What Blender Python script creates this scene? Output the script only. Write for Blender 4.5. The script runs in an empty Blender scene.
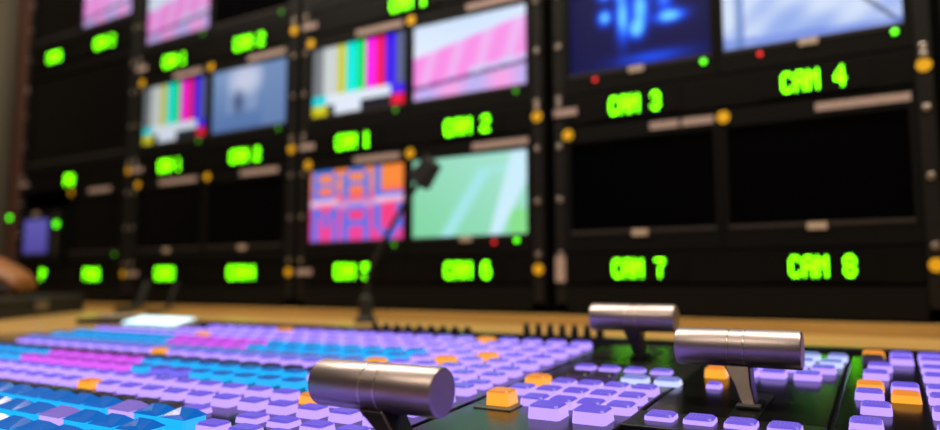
import bpy, bmesh, math, random
from mathutils import Vector, Matrix
random.seed(7)
S = bpy.context.scene
COL = S.collection
H = 0.90                       # camera height above the floor; the console sits just below it

# ------------------------------------------------------------------ camera
cd = bpy.data.cameras.new('camera'); cam = bpy.data.objects.new('camera', cd); COL.objects.link(cam)
cd.sensor_width = 36.0; cd.lens = 700.0 / 940.0 * 36.0
cd.clip_start = 0.02; cd.clip_end = 50
PITCH = math.atan(68 / 700.0); YAW = math.radians(30.8)
cam.location = (0, 0, H); cam.rotation_euler = (math.pi / 2 + PITCH, 0, YAW)
cd.dof.use_dof = True; cd.dof.focus_distance = 0.43; cd.dof.aperture_fstop = 3.0; cd.dof.aperture_blades = 7
S.camera = cam
# ------------------------------------------------------------------ world, exposure
w = bpy.data.worlds.new('world'); S.world = w; w.use_nodes = True
w.node_tree.nodes['Background'].inputs[0].default_value = (1.0, 0.85, 0.7, 1)
w.node_tree.nodes['Background'].inputs[1].default_value = 0.004
S.view_settings.view_transform = 'Standard'; S.view_settings.look = 'None'
S.view_settings.exposure = 0.0; S.view_settings.gamma = 1.0; S.view_settings.use_curve_mapping = False
LAMP_W = 22.0                  # watts of each ceiling lamp

# ------------------------------------------------------------------ materials
def lin(c):
    return tuple((v / 255 / 12.92) if v / 255 <= 0.04045 else ((v / 255 + 0.055) / 1.055) ** 2.4 for v in c)
def mat(name, rgb, rough=0.5, metal=0.0, emit=None, strength=0.0, noise=0.0, nscale=30.0, bump=0.0, stretch=None, spec=0.5, coat=0.0):
    m = bpy.data.materials.new(name); m.use_nodes = True
    nt = m.node_tree; b = nt.nodes['Principled BSDF']
    c = lin(rgb)
    b.inputs['Base Color'].default_value = (*c, 1); b.inputs['Roughness'].default_value = rough
    b.inputs['Metallic'].default_value = metal; b.inputs['Specular IOR Level'].default_value = spec
    b.inputs['Coat Weight'].default_value = coat
    if emit:
        b.inputs['Emission Color'].default_value = (*lin(emit), 1); b.inputs['Emission Strength'].default_value = strength
    if noise or bump:
        tc = nt.nodes.new('ShaderNodeTexCoord'); mp = nt.nodes.new('ShaderNodeMapping')
        if stretch: mp.inputs['Scale'].default_value = stretch
        n = nt.nodes.new('ShaderNodeTexNoise'); n.inputs['Scale'].default_value = nscale; n.inputs['Detail'].default_value = 6
        nt.links.new(tc.outputs['Object'], mp.inputs[0]); nt.links.new(mp.outputs[0], n.inputs['Vector'])
        if noise:
            r = nt.nodes.new('ShaderNodeValToRGB')
            r.color_ramp.elements[0].color = (*[v * (1 - noise) for v in c], 1); r.color_ramp.elements[0].position = 0.3
            r.color_ramp.elements[1].color = (*[min(1, v * (1 + noise)) for v in c], 1); r.color_ramp.elements[1].position = 0.7
            nt.links.new(n.outputs[0], r.inputs[0]); nt.links.new(r.outputs[0], b.inputs['Base Color'])
        if bump:
            bp = nt.nodes.new('ShaderNodeBump'); bp.inputs['Strength'].default_value = bump; bp.inputs['Distance'].default_value = 0.002
            nt.links.new(n.outputs[0], bp.inputs['Height']); nt.links.new(bp.outputs[0], b.inputs['Normal'])
    return m
def screen_mat(name, strength):
    m = bpy.data.materials.new(name); m.use_nodes = True
    nt = m.node_tree; b = nt.nodes['Principled BSDF']
    a = nt.nodes.new('ShaderNodeAttribute'); a.attribute_name = 'picture'
    b.inputs['Base Color'].default_value = (0.01, 0.01, 0.012, 1); b.inputs['Roughness'].default_value = 0.3; b.inputs['Specular IOR Level'].default_value = 0.1
    nt.links.new(a.outputs['Color'], b.inputs['Emission Color']); b.inputs['Emission Strength'].default_value = strength
    return m
M = {}
M['wall'] = mat('painted_wall', (84, 78, 66), 0.9, noise=0.12, nscale=3)
M['ceiling'] = mat('ceiling_paint', (120, 112, 100), 0.9, noise=0.08, nscale=3)
M['floor'] = mat('dark_carpet', (42, 40, 42), 0.95, noise=0.3, nscale=120, bump=0.3)
M['wood'] = mat('pale_wood', (184, 148, 88), 0.3, noise=0.12, nscale=9, stretch=(1, 8, 8), bump=0.03)
M['redwood'] = mat('reddish_wood', (66, 34, 23), 0.6, noise=0.2, nscale=12, stretch=(6, 6, 1))
M['rack'] = mat('rack_black_steel', (5, 5, 5), 0.65, spec=0.15, noise=0.15, nscale=80)
M['rail'] = mat('rail_steel', (26, 25, 24), 0.55, 0.2, spec=0.2, noise=0.15, nscale=60)
M['bezel'] = mat('monitor_plastic', (8, 8, 8.5), 0.55, spec=0.12, noise=0.1, nscale=90)
M['trim'] = mat('bezel_edge_plastic', (52, 49, 48), 0.5, spec=0.2, noise=0.1, nscale=90)
M['offscreen'] = mat('unlit_screen_glass', (2, 2, 4), 0.2, noise=0.1, nscale=4, spec=0.13)
M['display'] = mat('display_black_plastic', (5, 5, 5), 0.5, spec=0.12, noise=0.1, nscale=60)
M['screw'] = mat('screw_steel', (160, 150, 142), 0.35, 0.8, noise=0.1, nscale=300)
M['yellow'] = mat('yellow_sticker', (255, 198, 10), 0.6, noise=0.06, nscale=200)
M['tape'] = mat('paper_tape', (176, 156, 152), 0.8, noise=0.15, nscale=120)
M['badge'] = mat('grey_badge', (190, 175, 160), 0.5, noise=0.2, nscale=400)
M['green_text'] = mat('green_led', (10, 40, 5), 0.4, emit=(110, 255, 0), strength=6.0)
M['green_led'] = mat('power_led_green', (10, 40, 5), 0.4, emit=(90, 255, 20), strength=3.0)
M['dim_green_led'] = mat('power_led_dim_green', (10, 40, 5), 0.4, emit=(80, 190, 10), strength=1.0)
M['red_led'] = mat('power_led_red', (40, 5, 5), 0.4, emit=(255, 40, 40), strength=1.6)
M['screen'] = screen_mat('lit_screen', 1.0)
M['screen_dim'] = screen_mat('dim_lit_screen', 0.8)
M['plate'] = mat('console_black_plate', (13, 13, 14), 0.17, spec=0.22, noise=0.25, nscale=120, coat=0.0)
M['tplate'] = mat('console_grey_plate', (32, 33, 32), 0.24, spec=0.22, noise=0.2, nscale=140)
M['bar'] = mat('console_trim_black', (12, 12, 12), 0.3, noise=0.1, nscale=100)
M['bronze'] = mat('handle_satin_metal', (188, 176, 180), 0.40, 1.0, noise=0.05, nscale=60, stretch=(40, 1, 1))
M['groove'] = mat('handle_groove_chrome', (235, 226, 222), 0.32, 1.0, noise=0.03, nscale=60)
M['stem'] = mat('lever_dark_metal', (80, 74, 74), 0.35, 0.9, noise=0.1, nscale=80)
M['rubber'] = mat('black_rubber', (12, 12, 12), 0.7, noise=0.2, nscale=60)
M['leather'] = mat('brown_leather', (128, 80, 38), 0.6, noise=0.25, nscale=18, bump=0.4)
M['strap'] = mat('dark_strap', (24, 19, 17), 0.7, noise=0.2, nscale=60)
M['greyplastic'] = mat('grey_plastic', (150, 146, 140), 0.5, noise=0.1, nscale=80)
M['key_mount'] = mat('key_mount_grey', (62, 68, 62), 0.4, noise=0.1, nscale=80)
M['legend'] = mat('key_legend_ink', (92, 76, 170), 0.6, emit=(70, 54, 140), strength=1.0)
M['lcd'] = mat('white_lcd', (200, 220, 225), 0.3, emit=(205, 236, 250), strength=1.1)
M['lampglass'] = mat('downlight_glass', (255, 230, 190), 0.4, emit=(255, 214, 160), strength=6.0)
M['white_metal'] = mat('white_enamel', (190, 185, 178), 0.4, noise=0.05, nscale=60)
BC = {'lavender': ((174, 142, 255), (98, 78, 200)), 'blue': ((24, 176, 255), (14, 96, 186)),
      'violet': ((122, 112, 255), (78, 70, 205)), 'magenta': ((222, 92, 250), (160, 50, 190)),
      'orange': ((255, 168, 40), (240, 140, 40)), 'green': ((40, 110, 12), (26, 70, 8)),
      'mauve': ((62, 46, 84), (34, 26, 46)), 'bluelav': ((120, 150, 245), (92, 112, 210)),
      'ice': ((196, 206, 255), (120, 128, 210))}
BS = {'lavender': 1.5, 'blue': 1.1, 'violet': .9, 'magenta': 1.1, 'orange': 1.15, 'green': .8, 'mauve': .8, 'bluelav': .85, 'ice': 1.2}
for k, (a, b_) in BC.items():
    M['body_' + k] = mat('lit_button_' + k, (34, 34, 36), 0.3, emit=a, strength=BS[k])
    M['cap_' + k] = mat('button_cap_' + k, (20, 20, 26), 0.32, emit=b_, strength=BS[k] * 0.85, spec=0.28, noise=0.1, nscale=300)

# ------------------------------------------------------------------ mesh helpers
def box(bm, x0, x1, y0, y1, z0, z1, mi=0):
    v = [bm.verts.new(p) for p in ((x0, y0, z0), (x1, y0, z0), (x1, y1, z0), (x0, y1, z0), (x0, y0, z1), (x1, y0, z1), (x1, y1, z1), (x0, y1, z1))]
    for f in ((0, 3, 2, 1), (4, 5, 6, 7), (0, 1, 5, 4), (1, 2, 6, 5), (2, 3, 7, 6), (3, 0, 4, 7)):
        bm.faces.new([v[i] for i in f]).material_index = mi
def lathe(bm, prof, seg=32, axis='z', c=(0, 0, 0), mi=0):
    rings = []
    for r, t in prof:
        ring = []
        for i in range(seg):
            a = 2 * math.pi * i / seg; p, q = r * math.cos(a), r * math.sin(a)
            co = {'z': (p, q, t), 'x': (t, p, q), 'y': (q, t, p)}[axis]
            ring.append(bm.verts.new((co[0] + c[0], co[1] + c[1], co[2] + c[2])))
        rings.append(ring)
    for a, b in zip(rings, rings[1:]):
        for i in range(seg):
            j = (i + 1) % seg
            f = bm.faces.new((a[i], a[j], b[j], b[i])); f.smooth = True; f.material_index = mi
    for ring, rev in ((rings[0], True), (rings[-1], False)):
        bm.faces.new(list(reversed(ring)) if rev else ring).material_index = mi
def tube(bm, pts, r, seg=10):
    pts = [Vector(p) for p in pts]; rings = []
    rr = r if isinstance(r, (list, tuple)) else [r] * len(pts)
    up = None
    for i, p in enumerate(pts):
        d = (pts[min(i + 1, len(pts) - 1)] - pts[max(i - 1, 0)]).normalized()
        if up is None: up = Vector((0, 1, 0)) if abs(d.y) < 0.9 else Vector((1, 0, 0))
        a = d.cross(up).normalized(); up = a.cross(d).normalized()
        rings.append([bm.verts.new(p + (a * math.cos(t) + up * math.sin(t)) * rr[i]) for t in (2 * math.pi * k / seg for k in range(seg))])
    for a, b in zip(rings, rings[1:]):
        for i in range(seg):
            j = (i + 1) % seg
            bm.faces.new((a[i], a[j], b[j], b[i])).smooth = True
    bm.faces.new(list(reversed(rings[0]))); bm.faces.new(rings[-1])
def smooth_path(pts, n=8):
    P = [Vector(p) for p in pts]; P = [P[0] * 2 - P[1]] + P + [P[-1] * 2 - P[-2]]; out = []
    for i in range(1, len(P) - 2):
        for k in range(n):
            t = k / n
            out.append(0.5 * ((2 * P[i]) + (P[i + 1] - P[i - 1]) * t + (2 * P[i - 1] - 5 * P[i] + 4 * P[i + 1] - P[i + 2]) * t * t + (3 * P[i] - P[i - 1] - 3 * P[i + 1] + P[i + 2]) * t ** 3))
    out.append(P[-2]); return out
def mesh(name, bm, mats):
    bmesh.ops.recalc_face_normals(bm, faces=bm.faces)
    for e in bm.edges:
        if len(e.link_faces) == 2 and e.calc_face_angle() > 0.6: e.smooth = False
    me = bpy.data.meshes.new(name); bm.to_mesh(me); bm.free()
    for m in (mats if isinstance(mats, (list, tuple)) else [mats]):
        me.materials.append(M[m])
    return me
def add(name, me, parent=None, loc=(0, 0, 0), bevel=0.0, rot=None):
    o = bpy.data.objects.new(name, me); COL.objects.link(o); o.location = loc
    if rot: o.rotation_euler = rot
    if parent: o.parent = parent
    if bevel:
        md = o.modifiers.new('bevel', 'BEVEL'); md.width = bevel; md.segments = 2; md.limit_method = 'ANGLE'
    return o
def obj(name, bm, mats, parent=None, loc=(0, 0, 0), bevel=0.0, rot=None):
    return add(name, mesh(name, bm, mats), parent, loc, bevel, rot)
def bx(name, d, mats, parent=None, loc=(0, 0, 0), bevel=0.0, rot=None):
    bm = bmesh.new(); box(bm, *d); return obj(name, bm, mats, parent, loc, bevel, rot)
def tag(o, label=None, cat=None, group=None, kind=None):
    if label: o['label'] = label
    if cat: o['category'] = cat
    if group: o['group'] = group
    if kind: o['kind'] = kind
    return o
def thing(name, label, cat, loc=(0, 0, 0), group=None, rot=None):
    o = bpy.data.objects.new(name, None); COL.objects.link(o); o.location = loc; o.empty_display_size = 0.05
    if rot: o.rotation_euler = rot
    return tag(o, label, cat, group)

# ------------------------------------------------------------------ the room
RX0, RX1, RY0, RY1, RZ = -2.46, 1.30, -1.60, 1.78, 2.35
tag(bx('floor', (RX0, RX1, RY0, RY1, -0.05, 0), 'floor'), 'dark carpeted floor of the control room', kind='structure')
tag(bx('ceiling', (RX0, RX1, RY0, RY1, RZ, RZ + 0.05), 'ceiling'), 'dim painted ceiling above the console', kind='structure')
tag(bx('wall_left', (RX0 - 0.06, RX0, RY0, RY1, 0, RZ), 'wall'), 'dim beige wall beside the monitor racks', kind='structure')
tag(bx('wall_right', (RX1, RX1 + 0.06, RY0, RY1, 0, RZ), 'wall'), 'dim beige side wall', kind='structure')
tag(bx('wall_back', (RX0 - .06, RX1 + .06, RY1, RY1 + 0.06, 0, RZ), 'wall'), 'dim beige wall behind the racks', kind='structure')
tag(bx('wall_front', (RX0 - .06, RX1 + .06, RY0 - 0.06, RY0, 0, RZ), 'wall'), 'dim beige wall facing the racks', kind='structure')

# ------------------------------------------------------------------ desk and rack counter
DZ = H - 0.072
SX0, SX1, SY0, SY1 = -1.085, 0.30, 0.16, 0.785            # cut-out that takes the switcher
desk = thing('desk', 'pale wooden desk that surrounds the video switcher', 'desk', ((SX0 + SX1) / 2, 0.6, 0))
dx, dy = -desk.location.x, -desk.location.y
bm = bmesh.new()
for a, b, c, d in ((-2.44, 1.05, SY1, 1.098), (-2.44, SX0, 0.05, SY1), (SX1, 1.05, 0.05, SY1), (SX0, SX1, 0.05, SY0)):
    box(bm, a + dx, b + dx, c + dy, d + dy, DZ - 0.035, DZ)
obj('desktop', bm, 'wood', desk)
for x in (-2.38, 0.95):
    bx('leg_panel', (x + dx, x + 0.04 + dx, 0.12 + dy, 1.05 + dy, 0, DZ - 0.035), 'wood', desk)
cnt = thing('rack_counter', 'pale wooden counter that carries the monitor racks', 'counter', (-0.9, 1.4, 0))
bx('counter_body', (-1.54, 1.9, -0.26, 0.34, 0, H - 0.083), 'rack', cnt)
bx('counter_top', (-1.54, 1.9, -0.30, 0.34, H - 0.083, H - 0.055), 'wood', cnt)

# ------------------------------------------------------------------ ceiling lamps, the last one an added fill
def ceiling_lamp(x, y, ln, label, watts):
    t = thing('ceiling_lamp', label, 'lamp', (x, y, RZ), 'linear ceiling lamps over the console')
    bx('housing', (-ln / 2 - .02, ln / 2 + .02, -.11, .11, -.05, 0), 'white_metal', t, bevel=.004)
    bx('diffuser', (-ln / 2, ln / 2, -.09, .09, -.056, -.0505), 'lampglass', t)
    ld = bpy.data.lights.new('lamp_light', 'AREA'); ld.shape = 'RECTANGLE'; ld.size = ln; ld.size_y = .18
    ld.energy = watts; ld.color = (1.0, 0.90, 0.74)
    lo = bpy.data.objects.new('lamp_light', ld); COL.objects.link(lo); lo.parent = t; lo.location = (0, 0, -0.06)
ceiling_lamp(-1.35, .78, 1.5, 'long warm ceiling lamp above the leather pouch end of the desk', LAMP_W)
ceiling_lamp(.35, .78, 1.5, 'long warm ceiling lamp above the orange keys of the console', LAMP_W)
ceiling_lamp(-.45, -.75, 1.5, 'long warm fill lamp added out of view above the open floor before the desk', LAMP_W * 0.36)  # unseen fill behind the camera, added to brighten the handle fronts

# ------------------------------------------------------------------ 5x7 lettering
FONT = {'C': '01110 10001 10000 10000 10000 10001 01110', 'A': '01110 10001 10001 11111 10001 10001 10001',
        'M': '10001 11011 10101 10101 10001 10001 10001', '1': '00100 01100 00100 00100 00100 00100 01110',
        '2': '01110 10001 00001 00110 01000 10000 11111', '3': '01110 10001 00001 00110 00001 10001 01110',
        '4': '00010 00110 01010 10010 11111 00010 00010', '5': '11111 10000 11110 00001 00001 10001 01110',
        '6': '01110 10000 11110 10001 10001 10001 01110', '7': '11111 00001 00010 00100 00100 00100 00100',
        '8': '01110 10001 10001 01110 10001 10001 01110', 'P': '11110 10001 10001 11110 10000 10000 10000',
        'G': '01110 10001 10000 10111 10001 10001 01110', 'V': '10001 10001 10001 10001 10001 01010 00100',
        'B': '11110 10001 10001 11110 10001 10001 11110', 'L': '10000 10000 10000 10000 10000 10000 11111',
        'N': '10001 11001 10101 10101 10011 10001 10001', 'T': '11111 00100 00100 00100 00100 00100 00100', 'R': '11110 10001 10001 11110 10100 10010 10001', ' ': '00000 ' * 7}
def glyph(ch, u, v):           # u right, v up, both 0..1
    rows = FONT[ch].split(); i = min(6, max(0, int((1 - v) * 7))); j = min(4, max(0, int(u * 5)))
    return rows[i][j] == '1' or (j > 0 and rows[i][j - 1] == '1' and (u * 5) % 1 < .22)
LETTERS = {}
def letter(ch, sx):
    if (ch, sx) not in LETTERS:
        bm = bmesh.new(); px, pz, r = 0.0031 * sx, 0.0044, 0.00150
        for i, row in enumerate(FONT[ch].split()):
            for j, c in enumerate(row):
                if c == '1':
                    x = (j - 2) * px; z = (3 - i) * pz
                    box(bm, x - r * sx, x + r * sx, -0.0008, 0.0, z - r * 1.35, z + r * 1.35)
        LETTERS[(ch, sx)] = mesh('letter', bm, 'green_text')
    return LETTERS[(ch, sx)]

# ------------------------------------------------------------------ pictures on the screens
def mix(a, b, t): t = max(0, min(1, t)); return tuple(p + (q - p) * t for p, q in zip(a, b))
def sstep(a, b, x): t = max(0, min(1, (x - a) / (b - a))); return t * t * (3 - 2 * t)
def p_bars(u, v):
    if v > 0.30:
        for e, c in ((.12, (120, 126, 130)), (.27, (205, 212, 212)), (.37, (208, 205, 40)), (.50, (0, 235, 225)), (.58, (0, 225, 70)), (.70, (255, 30, 235)), (.78, (245, 20, 60)), (.90, (60, 30, 240)), (1.1, (95, 105, 135))):
            if u < e: return c
    if v > 0.16:
        return (0, 215, 225) if u < .15 else (225, 235, 248) if u < .84 else (70, 40, 240)
    if u < .17: return (215, 205, 20)
    if .25 < u < .53: return (225, 235, 250)
    if u > .86: return (245, 20, 60)
    return (22, 24, 34)
def p_stand(u, v):
    e = 0.60 + 0.30 * u; l = 0.17 + 0.13 * u
    c = mix((244, 244, 255), (196, 224, 255), v * 0.5 + .2 * math.sin(u * 3))
    if v < e:
        s = 0.5 + 0.5 * math.sin((u * 4.2 - v * 0.8) * 2 * math.pi)
        c = mix(mix((250, 142, 230), (240, 188, 245), s ** 2 * .8 + .3 * u * v), c, sstep(e - .05, e, v))
    if v < l + .1 and u > .5: c = mix(c, (205, 225, 255), .6)
    if v < l + 0.02: c = mix((70, 40, 105), c, abs(v - l) / 0.05)
    if v < l - 0.05: c = mix((250, 165, 232), (190, 180, 245), 0.5 + 0.5 * math.sin(u * 14))
    return c
def p_pitch(u, v):
    c = mix((128, 214, 162), (166, 228, 212), u * 0.6 + v * 0.5)
    if u > .85 and v < .3: c = mix(c, (130, 225, 120), .7)
    d1 = abs((u - .33) - (v - 0.05) * 0.42)
    if v < .82: c = mix((165, 232, 236), c, d1 / 0.075 - .25)
    if .64 < u < 1 and abs(v - .80) < .05 or (.60 < u < .85 and abs(v - .78 - (u - .6) * .1) < .05): c = mix((165, 232, 230), c, abs(v - .80) / .06)
    d2 = (u - .74) - (v - 0.05) * 0.26; wd = 0.035 + 0.06 * v
    if abs(d2) < wd * 1.6: c = mix((205, 238, 252), c, sstep(wd, wd * 1.6, abs(d2)))
    return c
def p_banner(u, v):
    c = mix((245, 62, 130), (252, 140, 60), sstep(.45, .8, v)); c = mix(c, (235, 70, 170), sstep(.35, .1, v) * .6)
    if .44 < v < .62: c = mix((240, 215, 240), c, abs(v - .53 - .03 * math.sin(u * 9)) / .10) if abs(u - .5) > .2 else mix((190, 170, 235), c, abs(v - .5) / .1)
    for txt, v0, v1 in (('BAL', .58, 1.0), ('MAV', .0, .48)):
        if v0 < v < v1:
            k = min(2, int(u * 3)); uu = (u * 3 - k - .06) / .88
            if 0 < uu < 1 and glyph(txt[k], uu, (v - v0) / (v1 - v0)): c = mix((50, 120, 245), c, .1)
    return c
BLOBS = [(.27, .62, .05, .09), (.27, .9, .05, .08), (.40, .60, .045, .28), (.38, .92, .05, .1), (.53, .66, .06, .22), (.50, .95, .05, .1), (.50, .42, .05, .1), (.70, .85, .06, .25), (.74, .5, .10, .07), (.82, .95, .05, .1), (.62, .98, .04, .1), (.93, .98, .05, .05)]
def p_crowd(u, v):
    a = 0
    for bu, bv, ru, rv in BLOBS: a += math.exp(-((u - bu) / ru) ** 2 - ((v - bv) / rv) ** 2)
    a += .45 * math.exp(-((u - .6) / .25) ** 2 - ((v - .08) / .07) ** 2)
    a *= 2.1
    return mix((8, 12, 70), (20, 80, 255), a) if a < 1 else mix((20, 80, 255), (110, 215, 255), (a - 1))
def p_sky(u, v):
    c = mix((150, 175, 238), (212, 226, 250), sstep(-.1, .55, v + .18 * math.sin(u * 9 + v * 5) + .1 * math.sin(u * 23 - v * 17)))
    d = abs((u - .93) + (v - .12) * 0.62); c = mix((60, 70, 100), c, .2 + d / .035) if v < .75 else c
    if v < .12 - .05 * u: c = mix(c, (100, 125, 220), .5)
    if abs(u - .1) < .03: c = mix(c, (90, 120, 190), .6)
    return c
def p_hall(u, v):
    c = mix((90, 125, 185), (140, 170, 215), v)
    c = mix(c, (225, 230, 255), sstep(.36, .08, math.hypot((u - .45) * 1.1, v - .8)))
    if .2 < u < .62 and v > .3: c = mix(c, (200, 210, 240), .35)
    if u > .68: c = mix(c, (120, 150, 200), .6)
    c = mix((40, 60, 100), c, .15 + math.hypot((u - .36) / .13, (v - .45) / .3)); return c
def p_violet(u, v): return mix((88, 78, 170), (104, 98, 190), v)
PICS = {}
def picture(key, fn, w, h, nx=84, ny=50, m='screen'):
    k = (key, round(w, 4), round(h, 4))
    if k in PICS: return PICS[k]
    vs = [(-w / 2 + w * i / nx, 0, h * j / ny) for j in range(ny + 1) for i in range(nx + 1)]
    fs = []; cols = []
    for j in range(ny):
        for i in range(nx):
            a = j * (nx + 1) + i; fs.append((a, a + 1, a + nx + 2, a + nx + 1)); cols.append((*lin(fn((i + .5) / nx, (j + .5) / ny)), 1))
    me = bpy.data.meshes.new('screen'); me.from_pydata(vs, [], fs)
    at = me.attributes.new('picture', 'FLOAT_COLOR', 'FACE')
    at.data.foreach_set('color', [c for col in cols for c in col])
    me.materials.append(M[m]); PICS[k] = me; return me

# ------------------------------------------------------------------ racks
WY = 1.13                      # the fronts of the racked units
ROW = 0.276
def screw_mesh():
    bm = bmesh.new(); lathe(bm, [(0.0055, 0), (0.005, -0.002), (0.0035, -0.0028)], 12, 'y'); return mesh('screw', bm, 'screw')
SCREW = screw_mesh()
def round_tag():
    bm = bmesh.new(); lathe(bm, [(0.0095, 0), (0.0095, -0.0012)], 20, 'y'); return mesh('round_sticker', bm, 'yellow')
RTAG = round_tag()
def tape(parent, x0, x1, z0, z1, y, name='paper_tape', m='tape'):
    return bx(name, (x0, x1, y - 0.001, y, z0, z1), m, parent)
def rack(x0, half, label, rows, side=False):
    r = thing('equipment_rack', label, 'rack', (x0, 1.40, H - 0.055), 'equipment racks of the monitor wall')
    oy = WY - 1.40; top = 1.20
    for s in (-1, 1):
        xa, xb = sorted((s * half, s * (half - 0.004)))
        bx('side_panel', (xa, xb, oy + 0.012, 0.28, 0.0, top), 'rack', r)
        xa, xb = sorted((s * (half - 0.005), s * (half - 0.026)))
        rail = bx('rail', (xa, xb, oy + 0.001, oy + 0.012, 0.02, top), 'rail', r, bevel=0.0015)
        xc = s * (half - 0.015)
        for k in range(-0, 5):
            for dz in (0.085, 0.180, 0.275, 0.350):
                z = k * ROW + dz + 0.02
                if z < top: add('screw', SCREW, rail, (xc, oy + 0.001, z))
    bx('back_panel', (-half + 0.004, half - 0.004, 0.27, 0.28, 0, top), 'rack', r)
    bx('top_panel', (-half, half, oy + 0.012, 0.28, top, top + 0.01), 'rack', r)
    bx('blank_panel', (-half + 0.027, half - 0.027, oy, oy + 0.004, 0.004, 0.050), 'rack', r)
    bx('bottom_panel', (-half + 0.004, half - 0.004, oy + 0.012, 0.27, 0, 0.003), 'rack', r)
    for k in rows:
        z = k * ROW + 0.024 + 0.055
        add('round_sticker', RTAG, r, (half - 0.015, oy + 0.001, z))
        if k == 0 and x0 > -.3: tape(r, -half + 0.006, -half + 0.024, z - 0.022, z + 0.022, oy - 0.0005)
        else: tape(r, -half + 0.006, -half + 0.050, z - 0.006, z + 0.006, oy - 0.0005)
    return r
def monitor(x0, x1, zb, label, pic=None, fn=None, led='green_led', red=None, logo=True, tp=None, lo=.030, dots=(), h=0.218, m='screen'):
    """one monitor: x0..x1 outer width, zb bottom relative to the camera height"""
    w = x1 - x0
    t = thing('rack_monitor', label, 'monitor', ((x0 + x1) / 2, WY, H + zb), 'monitors in the racks')
    hw = w / 2; lip = 0.009; chin = 0.036; head = 0.028
    sw, sh = w - 2 * lip, h - chin - head
    bx('housing', (-hw + 0.001, hw - 0.001, 0.022, 0.085, 0.002, h - 0.002), 'bezel', t)
    bm = bmesh.new()
    box(bm, -hw, -hw + lip, 0, 0.021, 0, h); box(bm, hw - lip, hw, 0, 0.021, 0, h)
    box(bm, -hw + lip, hw - lip, 0, 0.021, 0, chin - 0.006); box(bm, -hw + lip, hw - lip, 0, 0.021, h - head, h)
    obj('bezel', bm, 'bezel', t)
    bx('bezel_edge', (-hw + lip, hw - lip, -0.001, 0.02, chin - 0.006, chin), 'trim', t)
    if fn: add('screen', picture(pic, fn, sw, sh, m=m), t, (0, 0.006, chin))
    else: bx('screen', (-sw / 2, sw / 2, 0.006, 0.010, chin, chin + sh), 'offscreen', t)
    def dot(x, z, mm, r=0.0042, name='power_light'):
        bm = bmesh.new(); lathe(bm, [(r, 0.001), (r, -0.0015), (r * .6, -0.0025)], 14, 'y'); obj(name, bm, mm, t, (x, 0, z))
    if led: dot(hw - lo, 0.024, led)
    if red: dot(-hw + red * w, 0.022, 'red_led', 0.0034, 'record_light')
    if logo: bx('badge', (-0.013, 0.013, -0.002, -0.001, chin - 0.011, chin - 0.001), 'badge', t)
    for a, b in (tp or ()): tape(t, -hw + a * w, -hw + b * w, h - 0.019, h - 0.007, 0)
    for d in dots: add('round_sticker', RTAG, t, (-hw + d * w, 0, h - 0.012))
    return t
def readout(x0, half, zc, texts, label, plain=()):
    """one rack-wide strip with green lettering"""
    t = thing('tally_display', label, 'display', (x0, WY, H + zc), 'lettered display strips in the racks')
    bx('housing', (-half, half, 0.0, 0.05, -0.0245, 0.0245), 'display', t, bevel=0.001)
    for x, txt, sx in texts:
        wn = bx('window', (-0.075, 0.075, -0.0015, -0.0002, -0.020, 0.020), 'display', t, (x, 0, 0))
        for k, ch in enumerate(txt):
            if ch != ' ': add('letter', letter(ch, sx), wn, ((k - (len(txt) - 1) / 2) * 6 * 0.0031 * sx, -0.0016, 0))
    return t

R = [(-2.015, 0.284), (-1.430, 0.302), (-0.820, 0.302), (-0.217, 0.288)]
rack(*R[0], 'black equipment rack against the beige wall with a violet little screen', (0, 1))
rack(*R[1], 'black equipment rack holding a colour bar monitor and a blue grey hall picture', (0, 1, 2))
rack(*R[2], 'black equipment rack holding the green pitch monitor and the red banner monitor', (0, 1, 2))
rack(*R[3], 'black equipment rack with the readouts CAM 3, CAM 4, CAM 7 and CAM 8', (0, 1))
r5 = rack(.375, .300, 'black equipment rack of plain blank panels beside the CAM 4 readout', (0, 1))
for k in range(4): bx('blank_panel', (-.272, .272, WY - 1.40, WY - 1.396, .108 + k * ROW, .330 + k * ROW if k < 3 else 1.19), 'rack', r5)
for k in range(4): bx('vent_panel', (-.272, .272, WY - 1.40, WY - 1.396, .056 + k * ROW, .104 + k * ROW), 'display', r5)
tag(bx('trim_1', (-2.338, -2.301, WY - 0.01, WY + 0.02, H - 0.055, H + 1.2), 'redwood'), 'narrow reddish wooden strip beside the last rack', kind='structure')

def pair(i, k):                # outer x ranges of the two monitors in row k and their bottom
    x0, half = R[i]; hw = half - 0.027
    return (x0 - hw, x0 - 0.001), (x0 + 0.001, x0 + hw), 0.053 + k * ROW
# rack with CAM 3, 4, 7, 8
L, Rr, z = pair(3, 0)
monitor(*L, z, 'switched-off rack monitor below the deep blue crowd picture', led=None, tp=((.58, .76), (.78, .97)), dots=(.02,))
monitor(*Rr, z, 'switched-off rack monitor below the pale blue picture with the dark diagonal', led=None, tp=((.52, .98),), dots=(.02,))
L, Rr, z = pair(3, 1)
monitor(*L, z, 'rack monitor with a deep blue crowd picture above the CAM 3 readout', 'crowd', p_crowd, red=.22, lo=.020, tp=((.5, .9),))
monitor(*Rr, z, 'rack monitor with a pale blue picture and dark diagonal above the CAM 4 readout', 'sky', p_sky, red=.24, lo=.020, tp=((.5, .9),))
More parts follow.
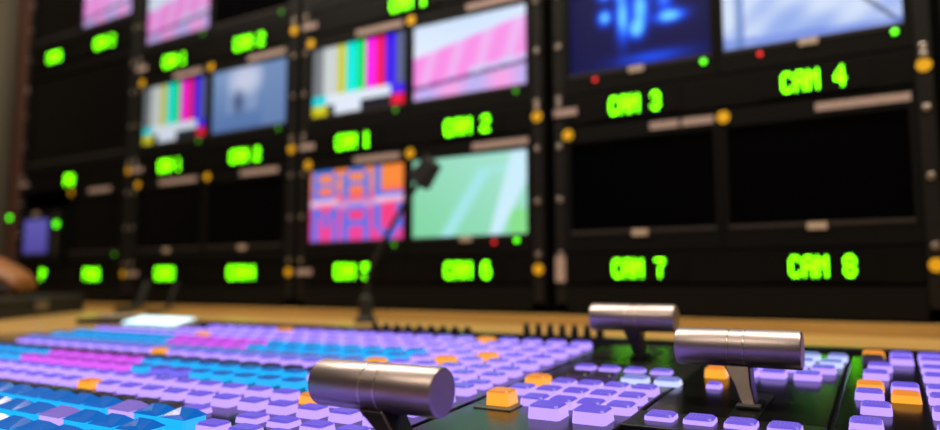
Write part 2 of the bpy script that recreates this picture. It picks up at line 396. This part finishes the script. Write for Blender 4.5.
# rack with CAM 1, 2, 5, 6
L, Rr, z = pair(2, 0)
monitor(*L, z, 'rack monitor with a red banner with blue letters above the CAM 5 readout', 'banner', p_banner, led='dim_green_led', tp=((.5, .93),), dots=(.02,), logo=False)
monitor(*Rr, z, 'rack monitor with a green pitch and white lines above the CAM 6 readout', 'pitch', p_pitch, red=.72, tp=((.55, .98),), dots=(.02,))
L, Rr, z = pair(2, 1)
monitor(*L, z, 'rack monitor with bright colour bars in the rack of the green pitch monitor', 'bars', p_bars, led='dim_green_led', tp=((.5, .95),), dots=(.02,), logo=False)
monitor(*Rr, z, 'rack monitor with a pink stand picture in the rack of the green pitch monitor', 'stand', p_stand, led='dim_green_led', tp=((.5, .95),), logo=False, dots=(.02,))
# rack with the second colour bars
L, Rr, z = pair(1, 0)
monitor(*L, z, 'switched-off rack monitor below the dimmer colour bar monitor', led=None, tp=((.35, .88),), dots=(.02,))
monitor(*Rr, z, 'switched-off rack monitor below the blue grey hall picture', led=None, tp=((.45, .9),), dots=(.02,))
L, Rr, z = pair(1, 1)
monitor(*L, z, 'rack monitor with dimmer colour bars beside the blue grey hall picture', 'bars_dim', p_bars, led='dim_green_led', tp=((.5, .9),), dots=(.02,), logo=False, m='screen_dim')
monitor(*Rr, z, 'rack monitor with a blue grey hall picture beside colour bars', 'hall', p_hall, led='dim_green_led', tp=((.5, .95),), logo=False, m='screen_dim', dots=(.02,))
L, Rr, z = pair(1, 2)
monitor(*L, z, 'rack monitor with a pink stand picture above the dimmer colour bars', 'stand_dim', p_stand, led='dim_green_led', logo=False, m='screen_dim')
monitor(*Rr, z, 'switched-off rack monitor above the blue grey hall picture', led='dim_green_led', logo=False)
L, Rr, z = pair(2, 2)
monitor(*L, z, 'switched-off rack monitor above the bright colour bars', led=None)
monitor(*Rr, z, 'switched-off rack monitor above the pink stand picture beside bright colour bars', led=None)
L, Rr, z = pair(3, 2)
monitor(*L, z, 'switched-off rack monitor above the deep blue crowd picture', led=None)
monitor(*Rr, z, 'switched-off rack monitor above the pale blue picture', led=None)
# rack against the wall
L, Rr, z = pair(0, 0)
monitor(L[0], L[0] + 0.158, z, 'small rack monitor with a plain violet picture beside the wall', 'violet', p_violet, led=None, logo=False, h=0.165, tp=((.4, .62),), m='screen_dim')
t = thing('signal_meter', 'narrow rack panel with a green light beside the violet little screen', 'panel', (L[0] + 0.197, WY, H + z), None)
bx('housing', (-0.036, 0.036, 0, 0.06, 0, 0.165), 'display', t)
bx('scale_strip', (-0.020, 0.004, -0.001, 0, 0.03, 0.155), 'trim', t)
bm = bmesh.new(); lathe(bm, [(0.009, 0), (0.009, -0.002), (0.006, -0.004)], 16, 'y'); obj('signal_light', bm, 'green_led', t, (0.0, -0.001, 0.118))
t2 = thing('signal_lamp', 'tiny green lamp on the reddish strip beside the wall', 'lamp', (-2.316, WY - 0.0115, H + 0.20))
bm = bmesh.new(); lathe(bm, [(0.0075, 0), (0.0075, -0.003)], 14, 'y'); obj('lens', bm, 'green_led', t2)
bm = bmesh.new(); lathe(bm, [(0.0095, 0.0012), (0.0095, 0.0)], 14, 'y'); obj('collar', bm, 'display', t2)

monitor(*Rr, z, 'switched-off rack monitor beside the violet little screen', led='dim_green_led', logo=False, tp=((.35, .75),), dots=(.02,))
x0, half = R[0]; hw = half - 0.027
monitor(x0 - hw, x0 + hw, 0.325, 'large switched-off monitor filling the rack beside the wall', led=None, logo=False, h=0.325)
monitor(x0 - hw, x0 - 0.001, 0.710, 'switched-off rack monitor high beside the beige wall', led=None, logo=False)
monitor(x0 + 0.001, x0 + hw, 0.710, 'rack monitor with a pink stand picture high in the rack beside the wall', 'stand_dim', p_stand, led=None, logo=False, m='screen_dim')
# display strips
def strip(i, zc, texts, label):
    x0, half = R[i]; readout(x0, half - 0.027, zc, texts, label)
strip(3, 0.300, ((-.135, 'CAM 3', .95), (.135, 'CAM 4', .95)), 'black display strip lettered CAM 3 and CAM 4 under the deep blue crowd picture')
strip(3, 0.024, ((-.135, 'CAM 7', .95), (.135, 'CAM 8', .95)), 'black display strip lettered CAM 7 and CAM 8 under two switched-off monitors')
strip(2, 0.300, ((-.142, 'CAM 1', 1), (.140, 'CAM 2', 1.1)), 'black display strip lettered CAM 1 and CAM 2 under the bright colour bars')
strip(2, 0.024, ((-.140, 'CAM 5', 1), (.141, 'CAM 6', 1.1)), 'black display strip lettered CAM 5 and CAM 6 under the red banner picture')
strip(2, 0.576, ((.0, 'CAM 1', 1),), 'black display strip above the bright colour bars')
strip(1, 0.300, ((-.139, 'CAM 1', .95), (.139, 'CAM 2', 1.1)), 'black display strip with green lettering under the dimmer colour bars')
strip(1, 0.024, ((-.141, 'CAM3', 1.0), (.139, 'CAM4', 1.25)), 'black display strip with green lettering below the two dark monitors beside the red banner')
strip(1, 0.576, ((-.137, 'CAM 1', .95), (.141, 'CAM 2', 1.1)), 'black display strip with green lettering above the dimmer colour bars')
strip(0, 0.024, ((-.117, 'P', 1.3), (.130, 'PGM1', 1.0)), 'black display strip with green lettering under the violet little screen')
strip(0, 0.296, ((-.006, 'PG', 1.2),), 'black display strip with one short green word above the violet little screen')
strip(0, 0.682, ((-.122, 'CAM1', 1.0), (.132, 'CAM 2', 1.0)), 'black display strip with green lettering high in the rack beside the wall')

# ------------------------------------------------------------------ the video switcher
TILT = math.radians(3.6); PY0, PZ0 = 0.483, H - 0.08
sw = thing('video_switcher', 'large black video switcher with rows of lit lavender, blue and magenta buttons', 'switcher', (0, PY0, PZ0), rot=(TILT, 0, 0))
BZ = -0.004                    # face of the panel in local height
def Y(y): return (y - PY0) / math.cos(TILT)
bx('chassis', (SX0 + 0.004, SX1 - 0.004, Y(SY0 + .006), Y(SY1 - 0.006), -0.060, BZ - 0.004), 'bar', sw)
bx('button_plate', (SX0 + 0.006, -0.2665, Y(SY0 + .008), Y(0.765), BZ - 0.0038, BZ), 'plate', sw, bevel=0.0012)
bx('transition_plate', (-0.2635, -0.1475, Y(SY0 + .008), Y(0.765), BZ - 0.0038, BZ), 'tplate', sw, bevel=0.0012)
bx('lever_plate', (-0.1450, -0.0350, Y(0.462), Y(0.765), BZ - 0.0038, BZ), 'plate', sw, bevel=0.0012)
bx('front_plate', (-0.1450, -0.0350, Y(SY0 + .008), Y(0.418), BZ - 0.0038, BZ), 'plate', sw, bevel=0.0012)
bx('source_plate', (-0.0330, SX1 - 0.006, Y(SY0 + .008), Y(0.765), BZ - 0.0038, BZ), 'plate', sw, bevel=0.0012)
bx('cut_bar', (-0.1450, -0.0350, Y(0.420), Y(0.460), BZ - 0.0038, BZ + 0.003), 'bar', sw, bevel=0.001)
bx('rear_rim', (SX0 + 0.006, SX1 - 0.006, Y(0.767), Y(0.777), BZ - 0.0038, BZ + 0.004), 'bar', sw, bevel=0.001)

def rounded(bm, w, d, z0, z1, taper=0.0, mi=0, top=True):
    """box with cut corners and a slight taper"""
    def ring(z, k):
        a, b, c = w / 2 - k, d / 2 - k, min(w, d) * 0.10
        return [bm.verts.new(p) for p in ((-a + c, -b, z), (a - c, -b, z), (a, -b + c, z), (a, b - c, z), (a - c, b, z), (-a + c, b, z), (-a, b - c, z), (-a, -b + c, z))]
    r0, r1 = ring(z0, 0), ring(z1, taper)
    for i in range(8):
        j = (i + 1) % 8; bm.faces.new((r0[i], r0[j], r1[j], r1[i])).material_index = mi
    bm.faces.new(r1).material_index = mi; bm.faces.new(list(reversed(r0))).material_index = mi
def body_bm(bm, w, d, h, mi=0): rounded(bm, w, d, 0, h, 0.0006, mi)
def cap_bm(bm, w, d, h, facet, mi=0):
    if not facet:
        rounded(bm, w - 0.0016, d - 0.0016, h, h + 0.0014, 0.0012, mi)
    else:                       # wedge-cut crystal cap: ridge across the key, sloping to all sides
        a, b = w / 2 - 0.0006, d / 2 - 0.0006; z0, z1, z2 = h, h + 0.0004, h + 0.0046
        lo = [bm.verts.new(p) for p in ((-a, -b, z0), (a, -b, z0), (a, b, z0), (-a, b, z0))]
        mid = [bm.verts.new(p) for p in ((-a, -b, z1), (a, -b, z1), (a, b, z1), (-a, b, z1))]
        rl, rr, fc = bm.verts.new((-a * .55, b * .45, z2)), bm.verts.new((a * .55, b * .45, z2)), bm.verts.new((0, -b * .35, z1 + 0.0012))
        for i in range(4):
            j = (i + 1) % 4; bm.faces.new((lo[i], lo[j], mid[j], mid[i]))
        bm.faces.new(list(reversed(lo)))
        for f in ((mid[0], mid[1], fc), (mid[1], rr, fc), (rr, rl, fc), (rl, mid[0], fc), (mid[1], mid[2], rr), (mid[2], mid[3], rl, rr), (mid[3], mid[0], rl)):
            bm.faces.new(f)
        for f in bm.faces: f.material_index = mi
cache = {}
def button_meshes(col, w, d, h, facet):
    k = (col, w, d, h, facet)
    if k not in cache:
        bm = bmesh.new(); body_bm(bm, w, d, h); a = mesh('button', bm, 'body_' + col)
        bm = bmesh.new(); cap_bm(bm, w, d, h, facet); cache[k] = (a, mesh('cap', bm, ('cap_crystal_' if facet else 'cap_') + col))
    return cache[k]
M['cap_crystal_blue'] = mat('crystal_cap_blue', (10, 50, 90), 0.10, emit=(6, 104, 205), strength=0.75, spec=0.5, coat=0.0)
M['cap_crystal_lavender'] = mat('crystal_cap_lavender', (60, 50, 90), 0.10, emit=(134, 112, 210), strength=0.8, spec=0.5, coat=0.0)
KEYS = []                       # (x, y, colour, width, depth, height, facet)
def key(x, y, col, w=0.0202, d=0.0150, h=0.0058, facet=False): KEYS.append((x, y, col, w, d, h, facet))
PX = 0.0292
def col_x(c): return -0.2870 - c * PX
def near(x, t, tol=PX * 0.5): return abs(x - t) < tol
# --- the long rows (bank of sources): y, colour by x
def row(y, fn, c0=0, c1=26, shift=0.0, **kw):
    for c in range(c0, c1 + 1):
        x = col_x(c) + shift; k = fn(x)
        if k: key(x, y, k, **kw)
def r_front(x): return 'lavender' if near(x, -.493) else 'blue'
row(.278, r_front, 4, 20, w=.0258, d=.0190, h=.0078, facet=True)
row(.309, lambda x: 'lavender' if near(x, -.455) else 'blue', 4, 20, w=.0258, d=.0190, h=.0078, facet=True)
row(.341, lambda x: 'lavender' if near(x, -.443) or x > -.385 else ('green' if near(x, -.595) else ('mauve' if x < -.46 else None)), 0, 20, d=.015, h=.0035)
row(.368, lambda x: 'orange' if near(x, -.613) else 'lavender', 0, 22)
row(.400, lambda x: 'orange' if near(x, -.386) else 'lavender', 0, 23)
row(.438, lambda x: 'magenta' if -.845 < x < -.665 else ('violet' if near(x, -.590, .02) else ('blue' if x < -.39 else 'lavender')), 0, 24)
row(.469, lambda x: 'blue' if x < -.85 else ('magenta' if x < -.690 else ('blue' if x < -.44 else 'lavender')), 0, 25)
row(.495, lambda x: 'lavender' if x > -.40 else 'mauve', 0, 26, h=.004, d=.014)
row(.520, lambda x: 'orange' if near(x, -.734) else 'lavender', 0, 25)
row(.548, lambda x: 'bluelav' if x < -.45 else ('orange' if near(x, -.42) else 'lavender'), 0, 26)
row(.582, lambda x: 'blue' if x < -.80 else ('magenta' if x < -.640 else ('blue' if x < -.42 else ('orange' if near(x, -.362) else 'lavender'))), 0, 26)
row(.614, lambda x: 'blue' if x < -.84 else ('magenta' if x < -.66 else ('blue' if x < -.43 else ('orange' if near(x, -.350, .017) else 'lavender'))), 0, 26)
row(.648, lambda x: 'orange' if near(x, -.800) else 'lavender', 0, 26)
row(.682, lambda x: 'lavender' if x > -.91 else None, 0, 26)
row(.714, lambda x: 'orange' if near(x, -.728) or near(x, -.395) else ('lavender' if x > -.89 else None), 0, 26)
for y in (.247, .216, .186): row(y, lambda x: 'blue', 4, 20, w=.0258, d=.0190, h=.0078, facet=True)
for y in (.309, .278, .247, .216, .186): row(y, lambda x: 'lavender', 0, 3)
# --- transition plate
for y in (.200, .232, .264, .296, .328, .360):
    for x in ((-.1800, -.1585) if .24 < y else (-.2445, -.2225, -.201, -.1800, -.1585)): key(x, y, 'lavender', .0185, .0170, .0050)
    for x in (-.1255, -.1020, -.0785, -.0550): key(x, y, 'lavender', .0185, .0170, .0050)
    for x in (-.0155, .006, .0275, .049): key(x, y, 'lavender', .0178, .0160, .0050)
for x in (-.238, -.216, -.193, -.170): key(x, .603, 'lavender', .0175, .0125, .002)
key(-.205, .558, 'mauve', .0185, .0165, .004); key(-.226, .558, 'mauve', .0185, .0165, .004)
key(-.1785, .558, 'ice', .021, .015, .004); key(-.1525, .558, 'ice', .0195, .015, .004)
key(-.2455, .519, 'orange', .0185, .017, .007)
for x in (-.2235, -.202, -.1805, -.159): key(x, .519, 'lavender', .0185, .0170, .0050)
for x in (-.2445, -.2225, -.201, -.180, -.159): key(x, .489, 'lavender', .0185, .0172, .0050)
key(-.241, .449, 'orange', .0185, .0170, .0095)
for x in (-.2195, -.1985, -.178, -.157): key(x, .4595, 'lavender', .0185, .0170, .0050)
for x in (-.1965, -.1655): key(x, .430, 'lavender', .0225, .0190, .0075)
# --- cut bar
for x in (-.1255, -.1020, -.0785, -.0550): key(x, .442, 'lavender', .0185, .0160, .0055)
# --- behind the lever
key(-.125, .604, 'orange', .017, .016, .007); key(-.118, .560, 'lavender', .011, .010, .003)
for x in (-.105, -.084, -.059): key(x, .620, 'lavender', .0195, .0160, .0045)
for x in (-.094, -.072, -.050): key(x, .652, 'lavender', .0185, .0160, .0045)
for x in (-.090, -.068, -.046): key(x, .684, 'ice', .0175, .0160, .0045)
for x in (-.110, -.088, -.065, -.043): key(x, .716, 'ice', .0160, .0150, .0045)
# --- source keys next to the levers
for y, cs in ((.742, ('orange', 'lavender', 'lavender', 'lavender')), (.716, ('mauve', 'lavender', 'lavender', 'lavender')), (.676, ('lavender', None, 'lavender', 'lavender')), (.640, ('lavender', None, 'lavender', 'ice')),
              (.592, ('orange', 'lavender', 'lavender', 'lavender')), (.562, ('lavender', 'orange', 'lavender', 'lavender')), (.520, ('lavender', None, 'lavender', 'lavender')),
              (.474, ('lavender', None, 'lavender', 'lavender')), (.440, ('lavender', 'lavender', 'lavender', 'lavender'))):
    for c, k in enumerate(cs):
        off = {.676: .0055, .640: .003, .520: .0045}.get(y, 0) if c == 0 else 0
        if k: key(-.0155 + c * .0215 + off, y, k, .0178, .0160, .0050)
# the 300 that show largest are single parts, the rest one joined part
def show(k):
    p = Vector((k[0], k[1], -.08 + math.tan(TILT) * (k[1] - PY0)))
    f = Vector((-math.sin(YAW) * math.cos(PITCH), math.cos(YAW) * math.cos(PITCH), math.sin(PITCH)))
    r = Vector((math.cos(YAW), math.sin(YAW), 0)); z = p.dot(f); x = 470 + 700 * p.dot(r) / z
    y = 215 - 700 * p.dot(r.cross(f)) / z
    return z + (0 if -15 < x < 955 and y < 445 else 5)
KEYS.sort(key=show)
bm = bmesh.new()
for i, zz in enumerate((.0022, -.0022)):
    for k in range(6): box(bm, -.0062 + k * .0022, -.0062 + k * .0022 + .0014, zz - .0011, zz + .0011, 0, .0001)
LEGEND = mesh('legend', bm, 'legend'); 
for x, y, c, w_, d_, h_, fc in KEYS[:300]:
    a, b = button_meshes(c, w_, d_, h_, fc)
    o = add('button', a, sw, (x, Y(y), BZ)); add('cap', b, o)
    if (y < .53 and x > -.02) or abs(y - .442) < .001 and x > -.13: add('legend', LEGEND, o, (0, -.0015, h_ + .00142))
cols = sorted(BC); bm = bmesh.new(); tmp = []
for x, y, c, w_, d_, h_, fc in KEYS[300:]:
    s = bmesh.new(); body_bm(s, w_, d_, h_, cols.index(c) * 2)
    s2 = bmesh.new(); cap_bm(s2, w_, d_, h_, fc, cols.index(c) * 2 + 1)
    for q in (s, s2):
        bmesh.ops.translate(q, verts=q.verts, vec=(x, Y(y), BZ))
        me = bpy.data.meshes.new('tmp'); q.to_mesh(me); q.free(); bm.from_mesh(me); bpy.data.meshes.remove(me)
if KEYS[300:]:
    o = obj('far_buttons', bm, [n + c for c in cols for n in ('body_', 'cap_')], sw); o['kind'] = 'stuff'
print('KEYS', len(KEYS))
# dark mount under the orange key, knurled rear connectors
bx('key_mount', (-.255, -.226, Y(.432), Y(.462), BZ, BZ + 0.0008), 'key_mount', sw)

# ------------------------------------------------------------------ fader levers
def lever(cx, cy, cz, bx_, by, label):
    """handle centre in camera-relative space, foot on the panel"""
    def loc(x, y, z):           # to switcher space
        q = Matrix.Rotation(-TILT, 3, 'X') @ Vector((x, y - PY0, z + 0.08)); return q
    c = loc(cx, cy, cz); f = loc(bx_, by, -0.08 + math.tan(TILT) * (by - PY0)); f.z = BZ
    hl, r = 0.041, 0.013
    c = c - f
    bm = bmesh.new(); bv = 0.0016; g = 0.0058
    lathe(bm, [(r - bv, -hl), (r - bv * .3, -hl + bv * .3), (r, -hl + bv), (r, -g)], 48, 'x')
    lathe(bm, [(r, g), (r, hl - bv), (r - bv * .3, hl - bv * .3), (r - bv, hl)], 48, 'x')
    hb = bm
    # stem: flat tapering blade
    bm = bmesh.new(); t0 = Vector((c.x, c.y, c.z - r * 0.8)); b0 = Vector((0, 0, 0.003))
    ring = []
    for p, wx, wy in ((b0, .0045, .007), (b0.lerp(t0, .5), .0055, .0078), (t0, .0085, .0095)):
        ring.append([bm.verts.new(p + Vector(v)) for v in ((-wx, -wy, 0), (wx, -wy, 0), (wx, wy, 0), (-wx, wy, 0))])
    for a, b in zip(ring, ring[1:]):
        for i in range(4): bm.faces.new((a[i], a[(i + 1) % 4], b[(i + 1) % 4], b[i]))
    bm.faces.new(list(reversed(ring[0]))); bm.faces.new(ring[-1])
    root = obj('fader_lever', bm, 'stem', sw, f, bevel=0.001); root['label'] = label
    h = obj('handle', hb, 'bronze', root, c)
    bm = bmesh.new(); lathe(bm, [(r - .0002, -g + .0014), (r - .0002, g - .0014)], 48, 'x'); obj('band', bm, 'bronze', root, c)
    for s in (-1, 1):
        bm = bmesh.new(); lathe(bm, [(r - .0004, min(s * g, s * (g - .0014))), (r + .0003, min(s * g, s * (g - .0014)) + .0004), (r + .0003, max(s * g, s * (g - .0014)) - .0004), (r - .0004, max(s * g, s * (g - .0014)))], 48, 'x'); obj('groove_ring', bm, 'groove', root, c)
    bm = bmesh.new(); box(bm, -.009, .009, -.045, .045, 0, .0012); obj('slot_plate', bm, 'bar', root)
    bm = bmesh.new(); box(bm, -.0075, .0075, -.012, .012, .0012, .0042); obj('boot', bm, 'rubber', root, bevel=.001)
lever(-.2400, .307, -.0560, -.2080, .298, 'satin metal fader lever standing beside the faceted blue keys')
lever(-.0925, .518, -.0447, -.0830, .502, 'satin metal fader lever standing behind four flat lavender keys')
lever(-.2130, .664, -.0333, -.2080, .668, 'satin metal fader lever standing near the rear rim')

# rear connectors, each a small black plug on the desk edge
def plug(x, r, h):
    bm = bmesh.new(); lathe(bm, [(r, 0), (r, h * .6), (r * .75, h * .65), (r * .75, h)], 14); return obj('rear_connector', bm, 'rubber', sw, (x, Y(.772), BZ + .004))
for i in range(9): plug(-.612 + i * .0185, .0055, .006)
for i in range(7): plug(-.380 + i * .0155, .0045, .0130)
# tilted white LCD at the back of the console
lc = thing('status_display', 'bright white little display lying behind the far lavender buttons', 'display', (-1.004, .716, PZ0 + math.tan(TILT) * (.716 - PY0) + BZ + .0003), rot=(TILT, 0, 0))
bm = bmesh.new(); v = [bm.verts.new(p) for p in ((-.070, -.020, 0), (.070, -.020, 0), (.070, .020, 0), (-.070, .020, 0), (-.070, -.020, .007), (.070, -.020, .007), (.070, .020, .0125), (-.070, .020, .0125))]
for f in ((0, 3, 2, 1), (4, 5, 6, 7), (0, 1, 5, 4), (1, 2, 6, 5), (2, 3, 7, 6), (3, 0, 4, 7)): bm.faces.new([v[i] for i in f])
obj('housing', bm, 'greyplastic', lc, bevel=.002)
bm = bmesh.new(); v = [bm.verts.new(p) for p in ((-.068, -.0202, .0015), (.068, -.0202, .0015), (.068, -.0195, .0078), (-.068, -.0195, .0078), (.068, .0185, .0133), (-.068, .0185, .0133))]
bm.faces.new((v[0], v[1], v[2], v[3])); bm.faces.new((v[3], v[2], v[4], v[5]))
bmesh.ops.solidify(bm, geom=list(bm.faces), thickness=-.0008); obj('screen', bm, 'lcd', lc)

# ------------------------------------------------------------------ things on the desk
t = thing('gooseneck_lamp', 'thin black gooseneck with a small angular head before the lit pitch monitor', 'lamp', (-.815, 1.0, DZ))
pts = [(0, 0, .006), (.0, 0, .04), (.002, 0, .075), (.012, 0, .104), (.041, 0, .152), (.080, 0, .206), (.100, 0, .230), (.112, 0, .245)]
bm = bmesh.new(); tube(bm, smooth_path(pts), .0042); obj('flexible_neck', bm, 'rubber', t)
bm = bmesh.new(); lathe(bm, [(.020, 0), (.020, .006), (.014, .012), (.012, .045), (.007, .05)], 24); obj('foot', bm, 'rubber', t)
bm = bmesh.new(); rounded(bm, .040, .030, -.020, .028, .004); obj('head', bm, 'rubber', t, (.127, 0, .262), rot=(0, math.radians(42), 0), bevel=.002)

cs = thing('equipment_case', 'flat black equipment case lying on the desk under the brown pouch', 'case', (-1.745, .718, DZ), rot=(0, 0, math.radians(40.5)))
bx('base', (-.195, .195, -.26, .26, 0, .024), 'rubber', cs, bevel=.004)
bx('lid', (-.195, .195, -.26, .26, .0245, .043), 'strap', cs, bevel=.006)
bx('latch', (.1955, .199, -.03, .03, .014, .034), 'screw', cs, bevel=.001)
# brown pouch: two soft folded lobes with a dark strap between
pz = DZ + .043
po = thing('leather_pouch', 'folded brown leather pouch with a dark strap lying on the black case', 'pouch', (-1.645, .785, pz), rot=(0, 0, math.radians(35)))
def lobe(name, c, s, rz, ry, m):
    bm = bmesh.new(); bmesh.ops.create_icosphere(bm, subdivisions=4, radius=1)
    for v in bm.verts:
        p = v.co; k = 1 + .06 * math.sin(p.x * 5 + p.y * 3) + .04 * math.sin(p.z * 7 + p.x * 4)
        v.co = Vector((math.copysign(abs(p.x) ** .7, p.x) * s[0], math.copysign(abs(p.y) ** .8, p.y) * s[1], math.copysign(abs(p.z) ** .75, p.z) * s[2])) * k
    bmesh.ops.rotate(bm, verts=bm.verts, cent=(0, 0, 0), matrix=Matrix.Rotation(ry, 3, 'Y'))
    zmin = -c[2]
    for v in bm.verts:
        v.co.z = max(v.co.z, zmin)
    for f in bm.faces: f.smooth = True
    return obj(name, bm, m, po, c)
lobe('upper_flap', (-.01, 0, .058), (.085, .06, .020), 0, math.radians(27), 'leather')
lobe('lower_body', (-.035, 0, .026), (.085, .055, .024), 0, math.radians(16), 'leather')
bm = bmesh.new(); tube(bm, smooth_path([(-.10, -.062, .06), (-.05, -.068, .05), (0, -.066, .030), (.045, -.05, .012)]), .007); obj('strap', bm, 'strap', po)
hs = thing('handset', 'small black handset with a grey top lying beside the white display', 'handset', (-1.185, .755, DZ), rot=(0, 0, math.radians(25)))
bx('body', (-.055, .055, -.028, .028, 0, .010), 'rubber', hs, bevel=.003)
bx('keypad', (-.020, .048, -.020, .022, .0102, .0150), 'greyplastic', hs, bevel=.001)
# cables hanging from the racks onto the desk
for x, lab, r in ((-1.600, 'thick black cable dropping from the rack beside the white display', .009), (-1.485, 'thin black cable dropping behind the white display', .005)):
    bm = bmesh.new(); tube(bm, smooth_path([(0, .018, .075), (0, .008, .05), (0, 0, .025), (0, -.006, r + .006), (.01, -.03, r + .001), (.03, -.08, r + .001)]), r)
    tag(obj('cable', bm, 'rubber', None, (x, 1.085, DZ)), lab, 'cable')
